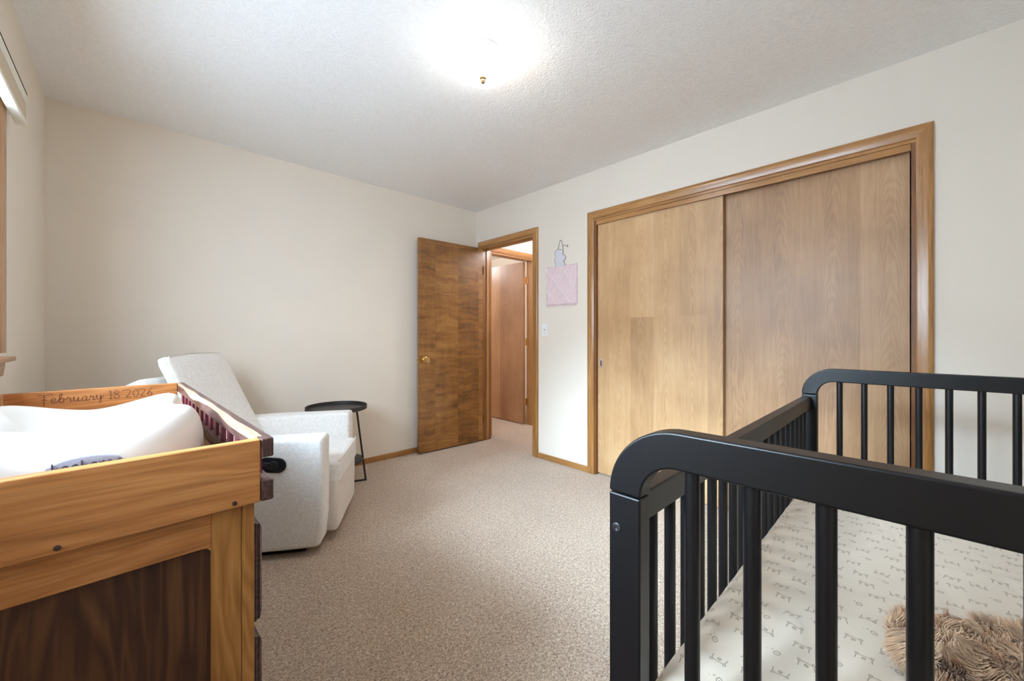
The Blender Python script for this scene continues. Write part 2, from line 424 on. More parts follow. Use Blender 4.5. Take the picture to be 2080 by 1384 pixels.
# ---- entry door, open against the back wall
hx, hy = X1-.004, DY1-.030
door = empty('door_1', (hx, hy, 0), R(-1.7)); tag(door, 'honey brown flush bedroom door standing open beside the back wall', 'door', kind='structure')
DW = .752
B(-DW, -.004, 0, .035, .012, 2.03).build('door_leaf', m_door, door, .0015)
kn = empty('door_handle', (-DW+.062, 0, .886)); kn.parent = door
MB().lathe([(0,-.002),(.029,-.002),(.031,-.005),(.026,-.010),(.010,-.014),(.009,-.032),(.012,-.036)], (0,0,0), 28, 'Y').build('rose', m_brass, kn)
MB().lathe([(.012,-.034),(.022,-.038),(.027,-.048),(.026,-.058),(.018,-.066),(0,-.067)], (0,0,0), 8, 'Y').build('knob', m_glassk, kn, smooth=10)
MB().lathe([(0,-.068),(.008,-.068),(.006,-.071),(0,-.072)], (0,0,0), 16, 'Y').build('knob_centre', m_brass, kn)
lp = B(-DW-.0015, -DW, .006, .029, .858, .914).build('latch_plate', m_brass, door)
B(-DW-.011, -DW-.0016, .011, .024, .877, .895).build('latch_bolt', m_brass, lp, .002)
for hz in (.24, 1.02, 1.80):
    MB().lathe([(0,0),(.006,0),(.006,.088),(0,.088)], (0, -.006, hz-.044), 12).build('hinge', m_bronze, door)

# ---- hall door
d2 = empty('door_2', (HX1-.02, Y1+TH+.006, 0), 0); tag(d2, 'brown flush door standing open in the hall beyond the doorway', 'door', kind='structure')
B(-.042, -.007, .012, .742, .012, 2.03).build('door_leaf', m_door2, d2, .0015)
for hz in (.28, 1.03, 1.80):
    h_ = MB().lathe([(0,0),(.007,0),(.007,.09),(0,.09)], (-.0, .004, hz-.045), 12).build('hinge', m_brass, d2)
    B(-.006, .006, -.03, .0, hz-.044, hz+.044).build('hinge_leaf', m_brass, h_)
k2 = MB().lathe([(0,-.042),(.028,-.043),(.026,-.050),(.010,-.055),(.010,-.074),(.024,-.082),(.026,-.094),(.018,-.104),(0,-.105)], (0,.68,.89), 24, 'X').build('door_handle', m_brass, d2)

# ---- closet doors (left in front)
def closet_door(name, y0, y1, x, mat, label):
    e = empty(name, (x, (y0+y1)/2, 0)); tag(e, label, 'closet door', kind='structure')
    B(0, .034, y0-(y0+y1)/2, y1-(y0+y1)/2, .014, 2.018).build('door_leaf', mat, e, .0015)
    return e
cl = closet_door('door_3', .918, CY1-.018, X1+.024, m_closetL, 'front sliding closet door, the left one with finger pull')
cr = closet_door('door_4', CY0+.022, .965, X1+.062, m_closetR, 'rear sliding closet door behind the crib, the right one')
c0 = cl.location.y
fp = B(-.0025, 0, 1.813-c0, 1.838-c0, .862, .926).build('finger_pull', m_chrome, cl, .002)
MB().lathe([(0,0),(.0085,0),(.0085,.001),(0,.001)], (0,0,0), 20, 'X')
MB().tube([(-.0028, 1.8255-c0+.0085*math.cos(a), .894+(.017 if math.sin(a)>0 else -.017)+.0085*math.sin(a)) for a in np.linspace(0, 2*math.pi, 25)[:-1]], .0016, 6, True).build('pull_rim', m_white, fp)
MB().prism([(0, 1.8255-c0+.0075*math.cos(a), .894+(.017 if math.sin(a)>0 else -.017)+.0075*math.sin(a)) for a in np.linspace(0, 2*math.pi, 25)[:-1]], (-.0032,0,0), (-.0026,0,0)).build('pull_recess', m_bronze, fp)

# ---- window
wn = empty('window_1', (X0, (WY0+WY1)/2, 0)); tag(wn, 'wood framed window cut off by the left edge, with sill', 'window', kind='structure')
wy = wn.location.y
casing(wn, (0, -wy, 0), (0,1,0), (1,0,0), WY0, WY1, WZ1, WZ0, (m_trim, m_trimh))
MB().box(0, .036, WY0-wy-.085, WY1-wy+.085, 1.024, 1.041).build('sill', m_trimh, wn, .004)
mb = MB(); ya, yb = WY0-wy-.06, WY1-wy+.06
mb.prism([(0,ya+.03,.972),(0,yb-.03,.972),(0,yb-.004,1.005),(0,yb,1.023),(0,ya,1.023),(0,ya+.004,1.005)], (0,0,0), (.014,0,0)).build('apron', m_trimh, wn, .003)
fr = empty('window_frame', (0,0,0)); fr.parent = wn
B(-WW, 0, WY0-wy, WY0-wy+.018, WZ0, WZ1).build('jamb', m_trim, fr); B(-WW, 0, WY1-wy-.018, WY1-wy, WZ0, WZ1).build('jamb', m_trim, fr)
B(-WW, 0, WY0-wy+.018, WY1-wy-.018, WZ1-.018, WZ1).build('jamb', m_trimh, fr); B(-WW, 0, WY0-wy+.018, WY1-wy-.018, WZ0-.012, WZ0+.012).build('jamb', m_trimh, fr)
for k in range(2):
    ya = WY0-wy+.02 + k*(WY1-WY0-.04)/2; yb = ya + (WY1-WY0-.04)/2 - .002
    sm = MB(); z0, z1 = WZ0+.013, WZ1-.019
    sm.box(-.13,-.095,ya,ya+.045,z0,z1).box(-.13,-.095,yb-.045,yb,z0,z1).box(-.13,-.095,ya+.045,yb-.045,z0,z0+.045).box(-.13,-.095,ya+.045,yb-.045,z1-.045,z1)
    s_ = sm.build('sash', m_trim, wn, .002)
    B(-.115,-.111,ya+.045,yb-.045,z0+.045,z1-.045).build('pane', m_pane, s_)

# ---- raised shade over the window
sh = empty('window_shade', (X0+.020, 2.45, 0)); tag(sh, 'raised off-white window shade with boxed head at the window top', 'window shade')
L_ = -2.27
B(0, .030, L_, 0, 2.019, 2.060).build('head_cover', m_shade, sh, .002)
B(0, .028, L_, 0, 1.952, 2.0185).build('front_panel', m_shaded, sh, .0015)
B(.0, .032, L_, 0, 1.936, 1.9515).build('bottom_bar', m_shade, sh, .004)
B(.020, .031, L_, 0, 2.0605, 2.063).build('top_dark_strip', m_gap, sh)  # thin dark strip along the top of the head cover

# ------------------------------------------------------------------ ceiling lamp
lamp = empty('ceiling_lamp', (1.181, 1.4365, H)); tag(lamp, 'lit frosted glass bowl ceiling lamp with small brass finial', 'ceiling lamp')
m_bowl, p_, g_ = newmat('lit_frosted_glass', (.95,.93,.9,1), .5)
n_ = g_.noise(g_.coords(), 9, 4, .6, 1.5)
g_.put(p_.inputs['Emission Color'], g_.ramp(n_, [(.35, (1,.96,.90,1)), (.6, (1,.98,.94,1))]))
p_.inputs['Emission Strength'].default_value = LAMP_BOWL
MB().lathe([(0,-.001),(.075,-.001),(.078,-.006),(.070,-.018),(.03,-.024),(.006,-.026),(.006,-.123),(0,-.123)], (0,0,0), 40).build('canopy', m_white, lamp)
pr = [(.0, -.128)] + [(.152*math.sin(t), -.128+.050*(1-math.cos(t*1.0))/(1-math.cos(1.45))) for t in np.linspace(.12, 1.45, 14)]
pr2 = [(r*.975, z+.004) for r, z in reversed(pr)]; pr2[-1] = (0, -.124)
MB().lathe(pr, (0,0,0), 56, cap=False).build('glass_bowl', m_bowl, lamp)
MB().lathe([pr[-1]] + pr2, (0,0,0), 56, cap=False).build('bowl_halo_screen', m_white, lamp)  # unlit inner shell, added to cut the bowl's halo on the ceiling
MB().lathe([(0,-.156),(.008,-.154),(.012,-.146),(.010,-.139),(.016,-.134),(.017,-.129),(0,-.1285)], (0,0,0), 24).build('finial', m_fin, lamp)
pd = bpy.data.lights.new('lamp_bulb', 'POINT'); pd.energy = LAMP_POINT; pd.color = (1,.97,.93); pd.shadow_soft_size = .03
pb = bpy.data.objects.new('lamp_bulb', pd); col.objects.link(pb); pb.parent = lamp; pb.location = (.07,0,-.06)
def room_light(name, loc, e, c, size=.16):
    l = bpy.data.lights.new(name, 'POINT'); l.energy = e; l.color = c; l.shadow_soft_size = size
    o = bpy.data.objects.new(name, l); col.objects.link(o); o.location = loc; return o
room_light('hall_fill', (3.29, 2.55, 2.25), HALL*.55, (.97,.95,1))  # unseen point light, added to brighten the hall
room_light('far_room_fill', (3.0, 4.9, 2.2), HALL, (.97,.97,1))  # unseen point light, added in place of daylight in the far room

# ------------------------------------------------------------------ crib
CR = 1.0
crib = empty('crib', (.532, .343, 0), R(CR)); tag(crib, 'black wooden crib with round spindles and curved end frames', 'crib')
CW, XF, ZT, RO, TK, RW = .741, 1.445, .987, .105, .032, .051
def end_frame(x):
    ring = lambda xx: None
    outer, inner = [], []
    for k in range(17):
        a = math.pi - math.pi/2*k/16
        outer.append((-(RO+RO*math.cos(a)), ZT-RO+RO*math.sin(a)))
        inner.append((-(RO+(RO-RW)*math.cos(a)), ZT-RO+(RO-RW)*math.sin(a)))
    mir = lambda p: (-CW-p[0], p[1])
    out = outer + [mir(p) for p in reversed(outer)]
    inn = inner + [mir(p) for p in reversed(inner)]
    n = len(out); mb = MB()
    vs = []
    for xx in (x, x+TK):
        vs += [(xx, y, z) for y, z in out] + [(xx, y, z) for y, z in inn]
    fs = []
    for i in range(n-1):
        fs.append((i, i+1, n+i+1, n+i)); fs.append((2*n+i, 2*n+n+i, 2*n+n+i+1, 2*n+i+1))
        fs.append((i, 2*n+i, 2*n+i+1, i+1)); fs.append((n+i, n+i+1, 3*n+i+1, 3*n+i))
    fs.append((0, n, 3*n, 2*n)); fs.append((n-1, 2*n+n-1, 3*n+n-1, 2*n-1))
    mb.add(vs, fs); mb.build('end_arch', m_black, crib, .0035, 3, 40)
    for y0 in (-RW, -CW):
        B(x, x+TK, y0, y0+RW, 0, ZT-RO-.0012).build('post', m_black, crib, .0035, 3)
    B(x+.006, x+TK-.006, -CW+RW, -RW, .13, .19).build('bottom_rail', m_black, crib, .003)
end_frame(0); end_frame(XF)
SR = .0098
sp_end = MB().lathe([(0,0),(SR,0),(SR,1),(0,1)], (0,0,0), 20).mesh('spindle')
def spindle(x, y, z0, z1, r=1):
    o = bpy.data.objects.new('spindle', sp_end); col.objects.link(o); o.parent = crib; o.location = (x, y, z0); o.scale = (r, r, z1-z0)
sp_end.materials.append(m_black)
for x in (TK/2, XF+TK/2):
    for k in range(8): spindle(x, -.119-.0719*k, .188, ZT-RW+.002)
zr = .872
for y0 in (-.032, -CW+.002):
    B(TK+.0005, XF-.0005, y0, y0+.030, zr-.047, zr).build('side_rail', m_black, crib, .003)
    B(TK+.0005, XF-.0005, y0, y0+.030, .13, .19).build('side_rail', m_black, crib, .003)
    for k in range(19): spindle(TK+.074+.0706*k, y0+.015, .188, zr-.045)
for x, d in ((0,-1),(XF+TK,1)):
    for y in (-.0135, -CW+.0135):
        b = MB().lathe([(0,0),(.0068,0),(.0072,d*.001),(.0060,d*.0022),(.0036,d*.0024),(.0033,d*.0008),(0,d*.0008)], (x, y, .829), 24, 'X').build('bolt', m_steel, crib)
B(TK+.004, XF-.004, -CW+.036, -.036, .435, .452).build('mattress_base', m_black, crib)

# mattress with printed fitted sheet
m_sheet, p_, g_ = newmat('bear_print_sheet', lin(226,218,206), .85, spec=.2, sheen=.15)
x_, y_, z_ = g_.xyz(g_.coords())
PX, PY = .042, .046
row = (x_/PX).floor()
yy = (-1*y_)/PY + row*.37
colm = yy.floor()
lu = (yy.fract() - .5)*PY; lv = ((x_/PX).fract() - .5)*PX
typ = (colm + row*2.0).mod(4.0)
jit = g_.node('ShaderNodeTexWhiteNoise', noise_dimensions='2D'); g_.put(jit.inputs['Vector'], g_.vec(row, colm, 0.0))
jv = E_(g_, jit.outputs['Value']) - .5
lu = lu + jv*.012; lv = lv - jv*.006
flip = 1.0 - (typ - 1.0).abs().lt(.5)*2.0
SZ = .0096
u = (lu + lv*jv*.5)/SZ; v = lv*flip/(SZ*1.2)
def seg(ax, ay, bx, by):
    dx, dy = bx-ax, by-ay; L2 = dx*dx+dy*dy
    px, py = u-ax, v-ay
    h = ((px*dx + py*dy)/L2).max(0.0).min(1.0)
    qx, qy = px-h*dx, py-h*dy
    return (qx*qx+qy*qy).sqrt()
def circ(cx, cy, r):
    px, py = u-cx, v-cy
    return ((px*px+py*py).sqrt()-r).abs()
top = ((v - .55 + u*u*.16).abs()).max(u.abs()-.85)
bear = top.min(seg(-1.0,.38,-1.12,-.55)).min(seg(1.0,.38,1.12,-.55)).min(circ(-1.0,.62,.2)).min(circ(1.0,.62,.2)).min(circ(0,-.05,.24)).min(seg(-.06,.0,.06,.0))
disc = circ(0,0,.42).min(seg(-.05,-.05,.05,.05)).min(seg(-.95,.35,-.75,.45)).min(seg(-1.5,.1,-1.5,.14)*1.0+.02)
isd = (typ - 3.0).abs().lt(.5)
shape = bear*(1.0-isd) + disc*isd
ink = shape.lt(.095)
thread = g_.noise(g_.coords(), 900, 2)
g_.put(p_.inputs['Base Color'], g_.mix(ink*.6, lin(207,193,175), lin(112,98,84)))
fold = g_.noise(g_.mapping(g_.coords(), (3,9,1), (0,0,0), (0,0,.5)), 1, 3, .55, .8)
g_.put(p_.inputs['Normal'], g_.bump(fold, .5, .02))
MT, MBZ = .600, .455
def mattress():
    nx, ny = 120, 64
    x0, x1, y0, y1 = TK+.012, XF-.012, -CW+.040, -.040
    rr = .035
    mb = MB(); grid = []
    def prof(t, a, b):
        return a + (b-a)*t
    vs = []
    for i in range(nx+1):
        for j in range(ny+1):
            x = prof(i/nx, x0, x1); y = prof(j/ny, y0, y1)
            e = min(x-x0, x1-x, y-y0, y1-y)
            z = MT
            if e < rr: z = MT - rr + math.sqrt(max(0, rr*rr-(rr-e)**2))
            nz = noise.noise((x*5, y*7, 1)) * .003 + noise.noise((x*16+y*9, y*11-x*6, 4)) * .0016
            r1 = 1-abs(noise.noise((x*7+y*6, y*3-x*2.2, 9)))*5
            nz += max(0, r1)*.0035*max(0, min(1, (e-.02)/.08))
            # gathered pull folds running in from the long edge
            ed = max(0, 1-(y1-y)/.16)
            nz += ed*.0042*math.sin(x*72+y*20) * min(1, (y1-y)/.03)
            vs.append((x, y, z+nz*min(1, e/.03+.15)))
    fs = [(i*(ny+1)+j, (i+1)*(ny+1)+j, (i+1)*(ny+1)+j+1, i*(ny+1)+j+1) for i in range(nx) for j in range(ny)]
    # skirt
    b = [i*(ny+1) for i in range(nx+1)] + [nx*(ny+1)+j for j in range(1, ny+1)] + [i*(ny+1)+ny for i in range(nx-1, -1, -1)] + [j for j in range(ny-1, 0, -1)]
    o = len(vs); vs += [(vs[k][0], vs[k][1], MBZ) for k in b]; n = len(b)
    fs += [(b[k], o+k, o+(k+1)%n, b[(k+1)%n]) for k in range(n)] + [tuple(o+k for k in range(n))]
    return MB().add(vs, fs)
mt = mattress().build('crib_mattress', m_sheet, None, smooth=60)
mt.location = crib.location; mt.rotation_euler = crib.rotation_euler
tag(mt, 'crib mattress in a cream fitted sheet printed with bear faces', 'mattress')

# plush toy: lumps carrying fur strands
def fur_on(lumps, count, length, parent, name='fur'):
    vs, fs = [], []
    for (c, r, share) in lumps:
        n = int(count*share)
        for k in range(n):
            d = Vector(rng.normal(size=3)); d.normalize()
            if d.z < -.45: continue
            p = Vector((c[0]+d.x*r[0], c[1]+d.y*r[1], c[2]+d.z*r[2]))
            nr = Vector((d.x/r[0], d.y/r[1], d.z/r[2])).normalized()
            cl_ = Vector((noise.noise(p*38), noise.noise(p*38+Vector((7,1,3))), noise.noise(p*38+Vector((2,9,5)))))*1.5
            swirl = nr.cross(Vector((.2,.1,1)))*.35 + Vector((0,0,-.28))
            L = length*(.65+.6*rng.random())
            d1 = (nr + cl_*.5 + swirl*.5).normalized(); d2 = (nr*.45 + cl_ + swirl*1.3).normalized()
            a = p; b = p + d1*L*.5; e = b + d2*L*.5
            sd = nr.cross(d1)
            if sd.length < 1e-4: sd = nr.orthogonal()
            sd = (sd.normalized()*.6 + Vector(rng.normal(size=3))*.4).normalized()*.0008
            a, b, e = [Vector((q.x, q.y, max(q.z, .004))) for q in (a, b, e)]
            o = len(vs); vs += [a-sd*1.2, a+sd*1.2, b+sd, b-sd, e]
            fs += [(o,o+1,o+2,o+3),(o+3,o+2,o+4)]
    me = bpy.data.meshes.new(name); me.from_pydata([tuple(v) for v in vs], [], fs)
    o = bpy.data.objects.new(name, me); col.objects.link(o); me.materials.append(m_fur); o.parent = parent; o['kind'] = 'stuff'
    return o
plush = empty('plush_toy', (.917, -.055, MT+.006)); tag(plush, 'fluffy tan plush toy lying on the printed crib sheet', 'plush toy')
LUMPS = [((-.02,.035,.030),(.062,.060,.026),.42), ((.02,-.05,.030),(.080,.075,.026),.38), ((.140,-.105,.030),(.045,.04,.028),.2)]
for nm, (c, r, s) in zip(('head','body','ear'), LUMPS):
    bm = bmesh.new(); bmesh.ops.create_uvsphere(bm, u_segments=28, v_segments=16, radius=1)
    for v in bm.verts: v.co = Vector((c[0]+v.co.x*r[0], c[1]+v.co.y*r[1], c[2]+v.co.z*r[2]))
    me = bpy.data.meshes.new(nm); bm.to_mesh(me); bm.free(); me.polygons.foreach_set('use_smooth', [True]*len(me.polygons))
    o = bpy.data.objects.new(nm, me); col.objects.link(o); me.materials.append(m_fur); o.parent = plush
fur_on(LUMPS, 42000, .026, plush)

# ------------------------------------------------------------------ dresser (local x: depth towards the room, y: length)
DR = 1.8
NX, NY = .183, .900
dres = empty('dresser', (NX, NY, 0), R(DR)); tag(dres, 'cherry wood dresser with walnut end panel and walnut drawer fronts', 'dresser')
BX0, BX1, BYN, BYF, BZ = -.470, -.008, .012, 1.300, .794
B(BX0, -.040, BYN+.020, BYF-.020, .06, BZ-.02).build('carcass', m_cherryy, dres)
B(BX0, BX1-.0215, BYN+.0205, BYF-.0205, BZ-.0195, BZ).build('top_board', m_cherryy, dres)
for ya, yb in ((BYN, BYN+.020), (BYF-.020, BYF)):
    near = ya == BYN
    B(BX0, BX0+.055, ya, yb, 0, BZ).build('stile', m_cherryz, dres, .0015)
    B(BX1-.068, BX1-.0215, ya, yb, 0, BZ).build('stile', m_cherryz, dres, .0015)
    B(BX0+.055, BX1-.068, ya, yb, BZ-.062, BZ).build('end_rail', m_cherry, dres, .0015)
    B(BX0+.055, BX1-.068, ya, yb, .05, .12).build('end_rail', m_cherry, dres, .0015)
    pa = ya+.009 if near else ya; B(BX0+.054, BX1-.067, pa, pa+.010, .115, BZ-.060).build('end_panel', m_walnut, dres)
    # small curved fillets where the rail meets the stile
    mb = MB(); cx, cz, rr = BX1-.068, BZ-.062, .012
    mb.prism([(cx,0,cz)] + [(cx-rr+rr*math.cos(a), 0, cz-rr+rr*math.sin(a)) for a in np.linspace(0, math.pi/2, 7)], (0,ya,0), (0,yb,0)).build('corner_fillet', m_cherryz, dres)
for ya, yb in ((BYN, BYN+.030), (BYF-.030, BYF), ((BYN+BYF)/2-.015, (BYN+BYF)/2+.015)):
    B(BX1-.021, BX1, ya, yb, 0, BZ).build('front_stile', m_cherryz, dres, .0015)
ZD = [(.548,.744), (.322,.518), (.096,.292)]
for z0, z1 in [(BZ-.046, BZ)] + [(.520,.546), (.294,.320), (.06,.094)]:
    for ya, yb in ((BYN+.0305, (BYN+BYF)/2-.0155), ((BYN+BYF)/2+.0155, BYF-.0305)):
        B(BX1-.021, BX1, ya, yb, z0, z1).build('front_rail', m_cherryy, dres)
for z0, z1 in ZD:
    for ya, yb in ((BYN+.018, (BYN+BYF)/2-.008), ((BYN+BYF)/2+.008, BYF-.018)):
        d_ = empty('drawer', (BX1+.001, (ya+yb)/2, (z0+z1)/2)); d_.parent = dres
        hy_, hz_ = (yb-ya)/2, (z1-z0)/2
        mb = MB(); rings = []
        for t, ins in ((0,0),(.006,0),(.008,.003),(.013,.003),(.017,.014)):
            rings.append([(t, -hy_+ins*.4, -hz_+ins), (t, hy_-ins*.4, -hz_+ins), (t, hy_-ins*.4, hz_-ins), (t, -hy_+ins*.4, hz_-ins)])
        mb.loft(rings).build('drawer_front', m_walnuty, d_, smooth=20)
        MB().lathe([(0,.0172),(.006,.0172),(.006,.028),(.015,.034),(.016,.040),(.010,.045),(0,.046)], (0,0,0), 20, 'X').build('knob', m_cherryy, d_)

# changing tray on top of the dresser
tray = empty('changing_tray', (NX, NY, BZ+.001), R(DR)); tag(tray, 'cherry changing tray on the dresser, carved date and slatted side', 'changing tray')
TZ = .122; TL = 1.291
B(-.478, 0, 0, .022, 0, TZ).build('end_board', m_cherry, tray, .003, 3)
B(-.478, 0, TL, TL+.022, 0, TZ).build('end_board', m_cherry, tray, .003, 3)
B(-.478, -.456, .0225, TL-.0005, 0, TZ).build('back_board', m_cherryy, tray, .002)
B(-.4555, -.0005, .0225, TL-.0005, .002, .012).build('tray_floor', m_cherryy, tray)
B(.0005, .0225, .0, TL+.022, TZ-.037, TZ).build('side_rail', m_walnuty, tray, .003, 3)
B(.0005, .0225, .0, TL+.022, 0, .040).build('side_rail', m_walnuty, tray, .003, 3)
# pale sapwood edge along the inside of the top rail
mb = MB(); yy_ = np.linspace(.024, TL-.004, 60)
rings = []
for y in yy_:
    h = .012+.010*noise.noise((y*5, 2, 0))+.006*math.sin(y*9)
    h = max(.006, min(.030, h))
    wv = .007+.004*noise.noise((y*6, 7, 1))
    rings.append([(-.0006, y, TZ+.0006), (-.0006, y, TZ-h), (.0, y, TZ-h), (.0, y, TZ-.0002), (wv, y, TZ), (wv, y, TZ+.0006)])
mb.loft(rings).build('sapwood_edge', m_sap, tray)
slat = B(-.004, .004, -.0165, .0165, 0, .0445).mesh('slat'); slat.materials.append(m_purple)
for k in range(14):
    o = bpy.data.objects.new('slat', slat); col.objects.link(o); o.parent = tray; o.location = (.0115, .052+.0885*k+.02, .0402)
for px_, pz_ in ((-.043, .010), (-.262, .010)):
    MB().lathe([(0,0),(.0042,0),(.0042,-.0008),(0,-.0012)], (px_, -.0002, pz_), 20, 'Y').build('peg', m_walnuty, tray)

# carved script date on the far board
def catmull(pts, n=6):
    P = [Vector((a,b,0)) for a,b in pts]; P = [P[0]*2-P[1]] + P + [P[-1]*2-P[-2]]; out = []
    for i in range(1, len(P)-2):
        for k in range(n):
            t = k/n; p0,p1,p2,p3 = P[i-1:i+3]
            out.append(.5*((2*p1)+(p2-p0)*t+(2*p0-5*p1+4*p2-p3)*t*t+(3*p1-p0-3*p2+p3)*t*t*t))
    out.append(P[-2]); return [(p.x,p.y) for p in out]
GL = {
 'F': (.84, [[(.42,1.0),(.40,.6),(.38,.2),(.36,-.28)], [(-.15,.92),(.05,1.08),(.3,.98),(.6,1.02),(.95,1.1),(1.1,.98)], [(.2,.45),(.4,.5),(.62,.47)]]),
 'e': (.52, [[(.05,.22),(.32,.32),(.38,.52),(.22,.6),(.06,.4),(.08,.12),(.24,.0),(.45,.1),(.55,.2)]]),
 'b': (.60, [[(.02,.2),(.22,.6),(.34,.98),(.24,1.08),(.14,.9),(.12,.4),(.14,.06),(.34,.0),(.48,.2),(.44,.48),(.26,.52),(.16,.36)],[(.44,.46),(.56,.42),(.66,.46)]]),
 'r': (.48, [[(.0,.3),(.12,.54),(.16,.6),(.2,.46),(.36,.5),(.34,.2),(.38,.02),(.55,.16)]]),
 'u': (.66, [[(.02,.4),(.12,.58),(.1,.2),(.2,.0),(.38,.1),(.48,.56),(.46,.16),(.54,.0),(.7,.16)]]),
 'a': (.62, [[(.44,.5),(.26,.58),(.08,.36),(.1,.08),(.26,.02),(.42,.24),(.46,.56),(.44,.14),(.52,.0),(.68,.16)]]),
 'y': (.62, [[(.02,.4),(.12,.58),(.12,.22),(.24,.04),(.4,.2),(.48,.58),(.46,.1),(.42,-.36)], [(.42,-.36),(.28,-.42)], [(.44,.05),(.62,.3),(.72,.5)]]),
 '1': (.42, [[(.08,.84),(.24,1.0),(.23,.5),(.22,.0)],[(.06,.0),(.38,.0)]]),
 '8': (.62, [[(.3,.52),(.1,.7),(.14,.94),(.32,1.0),(.48,.86),(.42,.64),(.16,.42),(.06,.18),(.22,.0),(.46,.06),(.52,.3),(.3,.52)]]),
 '2': (.62, [[(-.35,.92),(-.05,.98),(.2,1.0),(.42,.92),(.44,.68),(.24,.32),(.04,.04),(.22,.05),(.52,.0)]]),
 '0': (.66, [[(.3,1.0),(.08,.74),(.06,.3),(.26,.0),(.48,.2),(.54,.66),(.3,1.0)]]),
 '6': (.60, [[(.44,1.0),(.2,.7),(.06,.3),(.22,.0),(.44,.1),(.46,.4),(.28,.52),(.1,.34)]]),
 ' ': (.38, []),
}
def lettering(text, size, place, r, name, mat, parent, glyphs=GL, squash=1.0):
    mb = MB(); x = 0
    for ch in text:
        wd, strokes = glyphs[ch]
        for st in strokes:
            pts = [place((x+a)*size*squash, b*size) for a, b in catmull(st)]
            mb.tube(pts, r, 5)
        x += wd + .06
    return mb.build(name, mat, parent, smooth=60), x*size*squash
# centre of the inscription across the far board
lettering('February 18 2026', .030, lambda a, b: (-.378 + a, TL-.0004, .079 + b - .0), .0009, 'carved_date', m_burn, tray)

# ---- changing pad
PW, PL = .445, .84
def pad():
    nu, nr_ = 96, 26
    yc = .20 + PL/2      # in tray coordinates (near end 0.2 from the near board)
    xc = -.238
    def outline(t):
        c, s = math.cos(t), math.sin(t)
        ex = 2.6
        hx = PW/2; hy_ = PL/2
        x = hx*math.copysign(abs(c)**(2/ex), c); y = hy_*math.copysign(abs(s)**(2/ex), s)
        waist = math.exp(-(y/.13)**2)*.040
        x -= math.copysign(min(abs(x), waist), x) * min(1, abs(c)*1.3)
        return x, y
    def rim_h(y, c):
        # crest height of the rim around the outline
        yn = y/(PL/2)
        side = .134 - .018*math.exp(-(y/.15)**2)
        end = .126 if y < 0 else .074
        k = abs(c)**1.2
        base = side*k + end*(1-k)
        if y > 0: base = base*(1) - .012*max(0, yn-.5)
        return base
    # radial profile: from outside base, up and over the crest, down to the valley
    prof = [(1.0,.0,0),(1.006,.10,0),(1.008,.30,0),(1.0,.52,0),(.975,.74,0),(.93,.90,0),(.88,.98,0),(.83,1.0,0),(.78,.985,0),(.72,.93,0),(.65,.82,0),(.56,.68,0),(.46,.57,0),(.34,.49,0),(.20,.45,0),(.06,.44,0)]
    rings = []
    for s_, hf, _ in prof:
        ring = []
        for k in range(nu):
            t = 2*math.pi*k/nu; x, y = outline(t); c = math.cos(t)
            h = rim_h(y*s_/1.0, c)
            if hf > .5 and s_ < .83:
                low = .026
                h_ = low + (h-low)*max(0, (hf-.44)/.56)
            else: h_ = h*hf
            ring.append((xc + x*s_, yc + y*s_, h_))
        rings.append(ring)
    mb = MB(); mb.loft(rings, cap=False); n = nu
    o = len(mb.v); last = (len(prof)-1)*n
    mb.v.append((xc, yc, .026)); mb.f += [(last+i, last+(i+1)%n, o) for i in range(n)]
    mb.f.append(tuple(range(n-1,-1,-1)))
    return mb, xc, yc
pm, pxc, pyc = pad()
pad_e = empty('changing_pad', (NX, NY, BZ+.0145), R(DR)); tag(pad_e, 'white peanut-shaped foam changing pad lying in the wooden tray', 'changing pad')
pm.build('pad_body', m_pad, pad_e, smooth=80, sub=1)
# badge on the near end, lettering right way up
def badge_pt(a, b, lift):
    # a across, b up on the near end face (curved)
    yb = pyc - PL/2*1.006
    return (pxc + .0 + a, yb - .0006 - lift + (abs(a)/.23)**2.6*.06 + max(0, b-.055)**2*3.0, b)
nb = 40
ring = [(.050*math.cos(2*math.pi*i/nb), .0675+.017*math.sin(2*math.pi*i/nb)) for i in range(nb)]
bd = MB().loft([[badge_pt(a, b, -.004) for a, b in ring], [badge_pt(a, b, .0012) for a, b in ring], [badge_pt(a*.93, .0675+(b-.0675)*.9, .0022) for a, b in ring]]).build('badge', m_badge, pad_e, smooth=60)
GK = {'k': (.55, [[(.08,1.0),(.08,.0)],[(.45,.6),(.1,.3),(.48,.0)]]),
      'e': (.62, [[(.06,.34),(.5,.36),(.42,.62),(.2,.64),(.06,.34),(.2,.02),(.5,.1)]]),
      'a': (.60, [[(.46,.6),(.2,.62),(.06,.3),(.2,.0),(.42,.1),(.47,.6)],[(.47,.62),(.48,.0)]]),
      'r': (.45, [[(.08,.62),(.08,.0)],[(.08,.4),(.24,.62),(.42,.58)]]),
      'o': (.62, [[(.3,.64),(.06,.32),(.3,.0),(.54,.32),(.3,.64)]])}
lo, wd_ = lettering('keekaroo', .0185, lambda a, b: badge_pt(-.043 + a, .0605 + b*1.0, .0028), .0011, 'lettering', m_ink, bd, GK)

